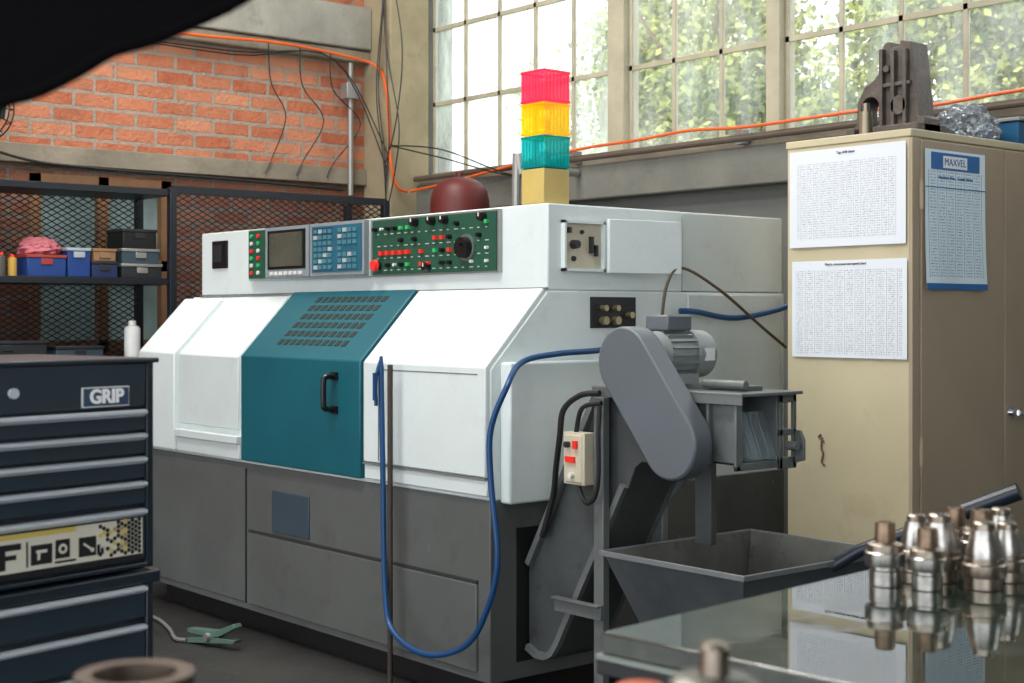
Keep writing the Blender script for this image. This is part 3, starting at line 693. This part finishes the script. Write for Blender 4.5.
b=B(); b.box(-3.22,-3.0,5.02,5.2,2.0,2.09); b.out('tray',M('crate_blue',(.01,.10,.22),.4),e,bevel=.005)
b=B(); b.box(-3.23,-2.99,5.01,5.21,2.09,2.105); b.out('lid',GALV,e,bevel=.003)

# ------------------------------------------------------------ surface table with tool holders
TB=E('inspection_table',(-1.50,1.416,0),'polished dark stone inspection table on a steel stand','table',rotz=5.1,local=True)
b=B(); b.box(0,1.0,0,1.75,.87,.90); b.out('table_top',STONE,TB,bevel=.003)
b=B(); b.box(-.004,1.004,-.004,1.754,.862,.869); b.out('edge_strip',M('pale_edge',(.25,.28,.26),.4),TB)
b=B(); b.box(-.004,1.004,-.004,1.754,.84,.862); b.box(.02,.98,.02,1.73,.72,.845)
for xx in (.04,.90):
    for yy in (.04,1.65): b.box(xx,xx+.06,yy,yy+.06,0,.75)
b.box(.04,.96,.05,.09,.2,.25); b.box(.04,.96,1.66,1.70,.2,.25)
b.out('table_stand',DARKG,TB,bevel=.003)
def holder(kind,loc,rot,proto=None,s=1):
    e=bpy.data.objects.new('tool_holder',None); COL.objects.link(e); e.location=loc; e.rotation_euler=(0,0,rot); e.scale=(s*.90,s*.90,s*.84)
    tag(e,('steel tool holder with thick stepped collar and brown nose','bright steel tool holder with thick collar and blunt taper')[kind],'tool holder',None,'tool holders on the stone table')
    if proto:
        for c in proto.children:
            k=c.copy(); k.parent=e; COL.objects.link(k)
        return e
    if kind==0:
        q=B(); q.rev([(.0,0),(.027,0),(.029,.002),(.029,.030),(.027,.032),(.027,.038),(.036,.040),(.037,.042),(.037,.066),(.035,.068),(.0,.068)]); q.out('flange',STEEL,e)
        q=B(); q.rev([(.0,.068),(.033,.068),(.033,.082),(.031,.084),(.020,.088),(.0,.088)]); q.out('shoulder',STEELB,e)
        q=B(); q.rev([(.0,.088),(.0195,.088),(.0185,.122),(.017,.126),(.012,.126),(.011,.116),(.0,.116)]); q.out('collet_nose',STEELD,e)
    else:
        q=B(); q.rev([(.0,0),(.029,0),(.031,.002),(.031,.022),(.037,.024),(.038,.026),(.038,.046),(.034,.049),(.034,.058),(.0,.058)]); q.out('flange',STEELB,e)
        q=B(); q.rev([(.0,.058),(.031,.058),(.031,.070),(.0225,.110),(.0,.110)]); q.out('taper',STEEL,e)
        q=B(); q.rev([(.0,.110),(.019,.110),(.019,.122),(.016,.125),(.009,.125),(.009,.119),(.0,.119)]); q.out('collet_nose',STEELB,e)
    return e
hp=[(-1.455,2.026,1.0,0),(-1.388,2.048,.95,0),(-1.332,2.125,1.05,1),(-1.500,2.180,.95,1),(-1.420,2.130,1.08,1),(-1.480,2.270,1.0,0),(-1.400,2.225,1.08,0),(-1.345,2.215,.95,1),(-1.430,2.335,1.0,1)]
pr_={}
for i,(x,y,s_,k) in enumerate(hp):
    e=holder(k,(x,y,.90),i*1.3,pr_.get(k),s_)
    pr_.setdefault(k,e)

# ------------------------------------------------------------ near bench with parts
NB=E('work_bench',(-.99,.66,0),'dark wooden work bench','bench',rotz=50,local=True)
b=B(); b.box(-.62,.38,-.25,.22,.90,.94); b.out('bench_top',WOODB,NB,bevel=.004)
for xx in (-.58,.30):
    for yy in (-.21,.14):
        b=B(); b.box(xx,xx+.05,yy,yy+.05,0,.90); b.out('leg',WOODB,NB)
def cam2room(r,d): return (.641*r-.767*d,.767*r+.641*d)
rxy=(-1.155,.546)
b=B(); b.rev([(.036,0),(.05,0),(.052,.005),(.052,.045),(.045,.05),(.045,.085),(.050,.09),(.050,.105),(.036,.105),(.034,.10),(.034,.0),(.036,0)],(rxy[0],rxy[1],.94),40)
b.out('flanged_ring',M('rusty_bronze',(.085,.06,.045),.5,.6,.3,10),base=True,label='brown machined metal ring lying on the bench',cat='machine part')
hx=(-.847,.935); zb=.94
e=E('collet_chuck',(hx[0],hx[1],zb),'round steel chuck part with central shaft','machine part')
b=B(); b.rev([(0,.0),(.03,0),(.034,.01),(.034,.080),(.039,.085),(.039,.094),(.030,.100),(0,.100)],(hx[0],hx[1],zb),32); b.out('chuck_body',M('dark_steel',(.16,.16,.14),.35,.8),e)
b=B(); b.rev([(0,.100),(.013,.100),(.013,.124),(.009,.128),(0,.128)],(hx[0],hx[1],zb),20); b.out('shaft',STEELB,e)
b=B(); b.rev([(0,0),(.022,0),(.022,.075),(.02,.093),(.0,.096)],(hx[0]-.035,hx[1]-.055,zb),24); b.out('orange_cap',M('orange_plastic',(.7,.12,.03),.4),base=True,label='round orange plastic cap on the bench',cat='cap')

# overhead black guard near the viewer
G=E('overhead_guard',(-1.25,.70,1.5),'large black curved sheet guard hanging overhead','machine guard',rotz=50.1,local=True)
edge=[(-.60,.01),(-.51,.028),(-.474,.048),(-.44,.058),(-.40,.078),(-.372,.095),(-.335,.106),(-.29,.125),(-.25,.145),(-.19,.19),(-.13,.26),(-.10,.34),(-.09,.55)]
gx=cam2room(0,1.35); G.location=(gx[0],gx[1],1.5)
MB=M('matt_black',(.0015,.0015,.002),.9)
MB.node_tree.nodes['Principled BSDF'].inputs['Specular IOR Level'].default_value=.1
b=B(); b.prism(edge+[(-.60,.55)],'y',0,.015); b.out('guard_sheet',MB,G)
b=B(); b.tube([(x,.0,z) for x,z in edge],.006,8,n=3); b.out('edge_bead',MB,G)
b=B(); b.box(-.3,-.26,.015,.05,.4,3.7); b.out('hanger',MB,G)

# ------------------------------------------------------------ tool chest + roller cabinet
ROT=102
def chest(name,label,z0,z1,spec):
    e=E(name,(-2.781,1.349,z0),label,'tool chest',rotz=ROT,local=True)
    h=z1-z0; w=.68
    b=B(); b.box(-w,-.012,.004,.42,0,h); b.box(-.018,0,-.012,.42,0,h); b.box(-w,-w+.018,-.012,.42,0,h); b.box(-w,0,-.012,.01,0,.012); b.out('body',BLUES,e,bevel=.004)
    for (a,c) in spec:
        a-=z0;c-=z0
        q=B(); q.box(-w+.022,-.022,-.012,.012,a+.003,c-.003); dr=q.out('drawer',BLUED,e,bevel=.002)
        q=B(); q.prism([(-.012,c-.016),(-.020,c-.017),(-.031,c-.010),(-.031,c-.005),(-.022,c-.002),(-.012,c-.003)],'x',-w+.03,-.03); hd=q.out('handle',ALU,e,label='full width bright metal drawer pull')
        hd.parent=dr; hd.location=hd.location-dr.location
    return e
TC=chest('tool_chest','blue-grey steel tool chest with bright metal drawer pulls',.832,1.257,[(1.112,1.160),(1.064,1.112),(1.014,1.064),(.962,1.014),(.848,.958)])
b=B(); b.box(-.66,-.022,-.014,.01,1.163-.832,1.252-.832); b.out('lid_front',BLUED,TC,bevel=.003)
b=B(); b.box(-.69,.008,-.02,.43,1.252-.832,1.262-.832); b.out('lid',BLUES,TC,bevel=.003)
b=B(); b.box(-.178,-.066,-.018,-.014,.335,.375,0); b.box(-.1755,-.0685,-.0195,-.018,.3375,.3725,1); bd=b.out('badge',[SILVERB,M('badge_blue',(.035,.075,.14),.4)],TC,bevel=.001)
T('lettering','GRIP',.038,(-.122,-.0205,.355),'-y',WHITEINK,TC,.001,bold=.0013)
b=B(); b.cyl((-.33,-.014,.37),(-.33,-.022,.37),.010,.010,16); b.out('lock',ALU,TC)
zs=.848-.832
b=B(); b.box(-.62,-.03,-.0135,-.0125,zs+.008,zs+.088,0)
b.box(-.62,-.03,-.0145,-.013,zs+.004,zs+.015,1); b.box(-.62,-.19,-.0140,-.013,zs+.078,zs+.088,3)
rd=random.Random(5)
for i in range(13):
    for j in range(8):
        x=-.038-.0086*i; z=zs+.021+.0092*j+(.0046 if i%2 else 0)
        if z>zs+.086 or rd.random()<max(0,(i-4)*.13): continue
        Mx=Matrix.Translation((x,-.0138,z))
        P=[(.0046*math.cos(k*math.pi/3),.0046*math.sin(k*math.pi/3)) for k in range(6)]
        b.prism(P,'y',-.0006,.0006,(1 if (i<3 or (i*j)%3==0) else (2,3)[(i+j)%2]),Mx)
def rct(x0,x1,z0,z1,mi=1): b.box(x0,x1,-.0146-(.0004 if mi==0 else 0),-.013,zs+z0,zs+z1,mi)
def pic(x0,w_,z0,z1,kind):
    rct(x0,x0+w_,z0,z1)
    cx,cz=x0+w_/2,zs+(z0+z1)/2
    if kind==0:
        Mr=Matrix.Translation((cx,-.0148,cz))@Matrix.Rotation(R(35),4,'Y')
        b.prism([(-.012,-.0022),(.012,-.0022),(.012,.0022),(-.012,.0022)],'y',-.0004,.0004,0,Mr)
        b.prism([(.013+.005*math.cos(a*math.pi/3),.005*math.sin(a*math.pi/3)) for a in range(6)],'y',-.0004,.0004,0,Mr)
    elif kind==1:
        b.prism([(cx+.010*math.cos(a*math.pi/6),cz+.010*math.sin(a*math.pi/6)) for a in range(12)],'y',-.0152,-.0146,0)
        b.prism([(cx+.005*math.cos(a*math.pi/3),cz+.005*math.sin(a*math.pi/3)) for a in range(6)],'y',-.0156,-.0150,1)
    else:
        b.prism([(cx-.012,cz+.003),(cx+.012,cz+.003),(cx+.012,cz+.009),(cx-.012,cz+.009)],'y',-.0152,-.0146,0)
        b.prism([(cx-.010,cz-.010),(cx-.004,cz-.010),(cx-.003,cz+.003),(cx-.009,cz+.003)],'y',-.0152,-.0146,0)
pic(-.183,.040,.026,.064,0); pic(-.236,.032,.030,.066,1); pic(-.290,.046,.024,.062,2)
rct(-.140,-.134,.026,.046); rct(-.131,-.125,.026,.038)
rct(-.237,-.190,.021,.025); rct(-.300,-.297,.022,.070)
rct(-.36,-.345,.022,.070); rct(-.345,-.312,.058,.070); rct(-.345,-.322,.040,.049)
b.out('sticker',[CREAMS,INK,M('honey_tan',(.50,.38,.16),.5),M('sticker_yellow',(.82,.64,.16),.5)],TC,label='cream sticker with dark pictures and honeycomb pattern')
RC=chest('roller_cabinet','blue-grey steel roller cabinet with bright metal drawer pulls',.0,.826,[(.728,.800),(.645,.722),(.56,.640),(.47,.555),(.30,.465),(.12,.295)])
b=B(); b.box(-.70,.012,-.02,.43,.80,.826); b.out('top_rim',BLUES,RC,bevel=.004)

# ------------------------------------------------------------ steel rack with mesh
K=E('mesh_rack',(-7.3,3.6,0),'black steel shelving rack with expanded mesh panels','rack')
fx,bx=-7.1,-7.5
for yy in (2.19,3.569,4.95):
    for xx in (fx,bx):
        b=B(); b.box(xx-.02,xx+.02,yy-.02,yy+.02,0,2.03); b.out('post',RACK,K,bevel=.002)
SH=[2.02,1.545,1.12,.62,.12]
for z in SH:
    b=B(); b.box(bx,fx+.005,2.19,3.569,z-.035,z); b.out('shelf',RACK,K,bevel=.002)
for z0,z1 in ((2.0,2.04),(1.08,1.11),(.1,.13)):
    b=B(); b.box(fx-.015,fx+.015,3.569,4.95,z0,z1); b.out('rail',RACK,K)
def meshpanel(x,y0,y1,z0,z1,name):
    b=B(); w=.0028; sl=.55; st=.058
    def seg(ya,za,yb,zb):
        d=Vector((0,yb-ya,zb-za)); n=Vector((0,-d.z,d.y)).normalized()*w
        A=Vector((x,ya,za));Bv=Vector((x,yb,zb)); 
        vs=[A-n,Bv-n,Bv+n,A+n]; vs=vs+[v+Vector((.004,0,0)) for v in vs]
        b._m(vs,[(0,1,2,3),(4,7,6,5),(0,4,5,1),(3,2,6,7)],0)
    for sgn in (1,-1):
        k=-int((z1-z0)/sl/st)-2
        while True:
            ys=y0+k*st
            if ys>y1: break
            ya=max(y0,ys); yb_=min(y1,ys+(z1-z0)/sl)
            if yb_>ya:
                if sgn==1: seg(ya,z0+sl*(ya-ys),yb_,z0+sl*(yb_-ys))
                else: seg(ya,z1-sl*(ya-ys),yb_,z1-sl*(yb_-ys))
            k+=1
    b.out(name,RACK,K,smooth=False,recalc=False,label='black expanded metal mesh panel')
meshpanel(fx-.01,3.59,4.93,.13,2.0,'mesh_panel'); meshpanel(bx+.03,2.2,3.56,.13,2.0,'mesh_panel')
def sbox(name,y0,y1,z0,z1,mat,lidmat,label,cat,x0=-7.4,x1=-7.14):
    e=E(name,((x0+x1)/2,(y0+y1)/2,z0),label,cat)
    b=B(); b.box(x0,x1,y0,y1,z0,z1-.015); b.out('box_body',mat,e,bevel=.004)
    b=B(); b.box(x0-.004,x1+.004,y0-.004,y1+.004,z1-.015,z1); b.box(x1,x1+.006,(y0+y1)/2-.03,(y0+y1)/2+.03,z1-.05,z1-.02); b.out('lid',lidmat,e,bevel=.002)
sz=1.545
sbox('tool_case',2.80,3.00,sz,sz+.11,BLUEBOX,REDBOX,'blue plastic tool case with red lid on the shelf','box')
sbox('carton',3.01,3.13,sz,sz+.15,BLUEBOX,M('pale_label',(.4,.45,.5),.5),'blue and white carton on the shelf','box')
sbox('tool_case',3.14,3.28,sz,sz+.085,M('navy',(.015,.03,.10),.4),DARKG,'dark navy flat tool case on the shelf','box')
sbox('carton',3.15,3.27,sz+.085,sz+.15,CARD,CARD,'small brown carton stacked on a tool case','box')
sbox('paper_tray',3.305,3.53,sz,sz+.075,DARKG,GALV,'grey filing tray in a stack','tray')
sbox('paper_tray',3.31,3.52,sz+.075,sz+.155,GREY2,GALV,'blue-grey filing tray in a stack','tray',-7.38,-7.15)
sbox('electronic_unit',3.32,3.51,sz+.155,sz+.26,BLACKP,DARKG,'black electronic unit on stacked trays','electronics',-7.36,-7.16)
blob('cloth',(-7.25,2.90,sz+.11),(.09,.09,.055),PINK,'crumpled pink cloth on the blue case','cloth',9,.45,4)
def bottle(name,x,y,z,r,h,mat,cap,label):
    e=E(name,(x,y,z),label,'bottle')
    b=B(); b.rev([(0,0),(r,0),(r,h*.78),(r*.85,h*.84),(r*.45,h*.88),(0,h*.88)],(x,y,z),20); b.out('bottle_body',mat,e)
    b=B(); b.rev([(0,h*.88),(r*.5,h*.88),(r*.45,h),(0,h)],(x,y,z),16); b.out('cap',cap,e)
bottle('spray_can',-7.2,3.39,1.12,.042,.20,M('white_can',(.7,.71,.71),.3),WHITEB,'white spray can standing on the lower shelf')
bottle('small_bottle',-7.2,2.69,sz,.02,.12,M('dark_can',(.06,.06,.05),.4),REDB,'small dark bottle with red cap')
bottle('small_bottle',-7.2,2.745,sz,.022,.11,YELLOWX,REDB,'small yellow bottle with red cap')
sbox('parts_bin',2.5,2.9,1.12,1.22,DARKG,DARKG,'dark plastic parts bin on the lower shelf','box')
sbox('parts_bin',2.95,3.2,1.12,1.19,GREY2,DARKG,'blue-grey parts bin on the lower shelf','box')

# ------------------------------------------------------------ red tank, vent pipe
e=E('air_receiver',(-6.35,4.93,0),'maroon vertical pressure tank behind the machine','tank')
b=B(); b.rev([(0,.15),(.12,.17),(.165,.25),(.165,1.95),(.163,1.99),(.152,2.035),(.128,2.072),(.09,2.098),(.045,2.112),(0,2.116)],(-6.35,4.93,0),40); b.out('tank_shell',REDT,e)
b=B(); b.cyl((-6.35,4.93,2.11),(-6.35,4.93,2.14),.02,.02,12); b.out('tank_fitting',REDT,e)
for k in range(3):
    a=k*2.094; b=B(); b.box(-6.35+.12*math.cos(a)-.015,-6.35+.12*math.cos(a)+.015,4.93+.12*math.sin(a)-.015,4.93+.12*math.sin(a)+.015,0,.24); b.out('leg',REDT,e)
b=B(); b.tube([(-5.95,5.0,0),(-5.95,5.0,2.06),(-5.93,5.02,2.11),(-5.9,5.1,2.13),(-5.88,5.38,2.13)],.022,10,n=4); b.out('riser_pipe',GALV,label='galvanised riser pipe bending to the wall',cat='pipe')

# ------------------------------------------------------------ services on walls
e=E('sill_conduit',(-1.3,5.36,2.2),'brown steel conduit clipped along the window sill','pipe')
b=B(); b.tube([(-7.36,5.36,2.20),(4.8,5.36,2.235)],.018,10,smooth=False); b.out('pipe_run',M('aged_conduit',(.14,.11,.085),.55,.3),e)
for x in (-5.9,-4.7,-3.6,-2.4,-1):
    b=B(); b.box(x-.02,x+.02,5.36,5.415,2.18,2.25); b.out('pipe_clip',GALV,e)
rd=random.Random(11)
b=B(); pts=[(-7.34,5.31,2.12)]
x=-7.1
while x<4.6:
    pts.append((x,5.325,2.255+rd.uniform(-.02,.02) if x>-5.9 else 2.14+(x+7.1)*.09)); x+=.35
b.tube(pts,.008,8,n=4); b.out('extension_cable',ORANGE,label='orange cable running along the window sill',cat='cable')
b=B(); b.tube([(-7.585,3.3,2.98),(-7.59,3.9,2.965),(-7.585,4.5,2.985),(-7.585,5.0,2.96),(-7.5,5.17,2.90),(-7.42,5.18,2.75),(-7.385,5.18,2.5),(-7.37,5.18,2.3),(-7.36,5.22,2.15),(-7.36,5.30,2.12)],.009,8)
b.out('extension_cable',ORANGE,label='orange cable running over the brick wall beam',cat='cable')
WB=E('wire_bundle',(-7.38,5.17,2.0),'tangle of thin black wires hanging on the column','wires')
for i in range(12):
    b=B(); 
    x=-7.37; zt=rd.uniform(2.7,3.6); zb2=rd.uniform(2.05,2.4); a=rd.uniform(-.2,.25)
    if i<5: b.tube([(x-.1,5.19,zt+.4),(x-.05+a*.2,5.17,zt),(x+a,5.14,(zt+zb2)/2),(x+a*.5,5.16,zb2+.15),(x-.05,5.18,zb2-.1)],.004,6)
    elif i<7: b.tube([(-7.59,2.2,3.0+.03*i),(-7.58,3.2,2.93),(-7.585,4.2,3.0-.02*i),(-7.58,4.9,2.93),(-7.4,5.18,2.85-.1*i)],.0045,6)
    elif i<9: b.tube([(-7.38,5.18,2.4),(-7.0,5.30,2.40-.05*(i-6)),(-6.3,5.32,2.14),(-5.9,5.32,2.22)],.0045,6)
    else:
        y=4.45+(i-9)*.22; b.tube([(-7.60,y,2.98),(-7.62,y+.03,2.75),(-7.60,y+.12+.05*(i-9),2.55),(-7.64,y+.05,2.30),(-7.645,y,2.2)],.004,6)
    b.out('wire',CABLE,WB)
b=B(); b.tube([(-7.64,2.3,2.40),(-7.635,2.9,2.20),(-7.63,3.4,2.16),(-7.63,4.2,2.15),(-7.63,5.0,2.13)],.008,8); b.out('lintel_cable',CABLE,label='black cable along the concrete lintel',cat='cable')
e=E('riser_conduit',(-7.62,5.05,2.1),'grey vertical conduit with junction box on brick','pipe')
b=B(); b.cyl((-7.62,5.05,2.1),(-7.62,5.05,2.93),.018,.018,12); b.out('pipe_run',GALV,e)
b=B(); b.box(-7.66,-7.58,5.0,5.1,2.7,2.8); b.out('junction_box',GALV,e,bevel=.004)
fy=2.66
F=E('ventilation_fan',(-7.6,fy,2.38),'black fan with wire guard mounted on brick','fan')
b=B()
for r in (.05,.09,.13,.165,.19):
    b.tube([(-7.45,fy+r*math.cos(a*math.pi/8),2.42+r*math.sin(a*math.pi/8)) for a in range(16)],.004,6,closed=True,n=2)
for k in range(16):
    a=k*math.pi/8; b.tube([(-7.44,fy,2.42),(-7.45,fy+.19*math.cos(a),2.42+.19*math.sin(a)),(-7.52,fy+.19*math.cos(a),2.42+.19*math.sin(a))],.003,5,smooth=False)
b.out('wire_guard',BLACKP,F)
for k in range(4):
    b=B(); b.prism([(-.02,.02),(.02,.02),(.05,.16),(-.04,.16)],'x',-.003,.003,0,Matrix.Translation((-7.49,fy,2.42))@Matrix.Rotation(k*math.pi/2,4,'X')@Matrix.Rotation(.3,4,'Z'))
    b.out('fan_blade',DARKG,F)
b=B(); b.cyl((-7.64,fy,2.42),(-7.47,fy,2.42),.05,.04,20); b.box(-7.70,-7.62,fy-.05,fy+.05,2.28,2.46); b.out('fan_motor',BLACKP,F)

W=E('earth_clamp',(-5.3,2.86,0),'grey-green welding earth clamp lying on the floor','clamp')
Mz=Matrix.Translation((-5.3,2.86,0))@Matrix.Rotation(R(15),4,'Z')
b=B(); b.prism([(-.16,.0),(-.05,.012),(.12,.03),(.13,.045),(-.04,.04),(-.16,.02)],'y',-.02,.02,0,Mz); b.out('lower_jaw',GREENC,W,bevel=.002)
b=B(); b.prism([(-.15,.045),(-.04,.04),(.03,.045),(.13,.095),(.12,.11),(.02,.07),(-.06,.065),(-.15,.06)],'y',-.02,.02,0,Mz); b.out('upper_jaw',GREENC,W,bevel=.002)
b=B(); b.cyl((-5.32,2.82,.04),(-5.32,2.90,.04),.018,.018,16); b.out('spring',GALV,W)
b=B(); b.tube([(-5.44,2.80,.012),(-5.5,2.78,.012),(-5.7,2.85,.012),(-5.95,2.90,.012),(-6.2,2.85,.012),(-6.7,2.7,.012)],.008,8); b.out('welding_lead',M('grey_lead',(.16,.16,.15),.6),label='grey welding lead trailing across the floor',cat='cable')

# ------------------------------------------------------------ light
w=bpy.data.worlds.new('world'); SC.world=w; w.use_nodes=True
bg=w.node_tree.nodes['Background']; bg.inputs[0].default_value=(.93,.97,1,1); bg.inputs[1].default_value=2.6
def area(name,loc,rot,sx,sy,p,col=(1,1,1)):
    l=bpy.data.lights.new(name,'AREA'); l.shape='RECTANGLE'; l.size=sx; l.size_y=sy; l.energy=p; l.color=col
    o=bpy.data.objects.new(name,l); COL.objects.link(o); o.location=loc; o.rotation_euler=rot
area('overhead_fill',(-3.5,1.0,5.0),(0,0,0),2.5,1.0,180,(1,.98,.94))  # added overhead lamps for soft fill, no fixtures modelled
area('overhead_fill',(-5.8,3.0,5.0),(0,0,0),1.6,1.6,135,(1,.97,.90))
sl=bpy.data.lights.new('sun','SUN'); sl.energy=9; sl.angle=R(1); sl.color=(1,.95,.82)
so=bpy.data.objects.new('sun',sl); COL.objects.link(so); so.rotation_euler=(R(42),0,R(12))
# ------------------------------------------------------------ camera
cam=bpy.data.cameras.new('camera'); co=bpy.data.objects.new('camera',cam); COL.objects.link(co)
co.location=(0,0,1.35); co.rotation_euler=(R(90),0,math.atan2(.767,.641))
cam.sensor_width=36; cam.lens=36*1450/1024; cam.shift_y=-26.5/1024
cam.dof.use_dof=True; cam.dof.focus_distance=5.2; cam.dof.aperture_fstop=5.6
SC.camera=co
SC.view_settings.view_transform='Standard'
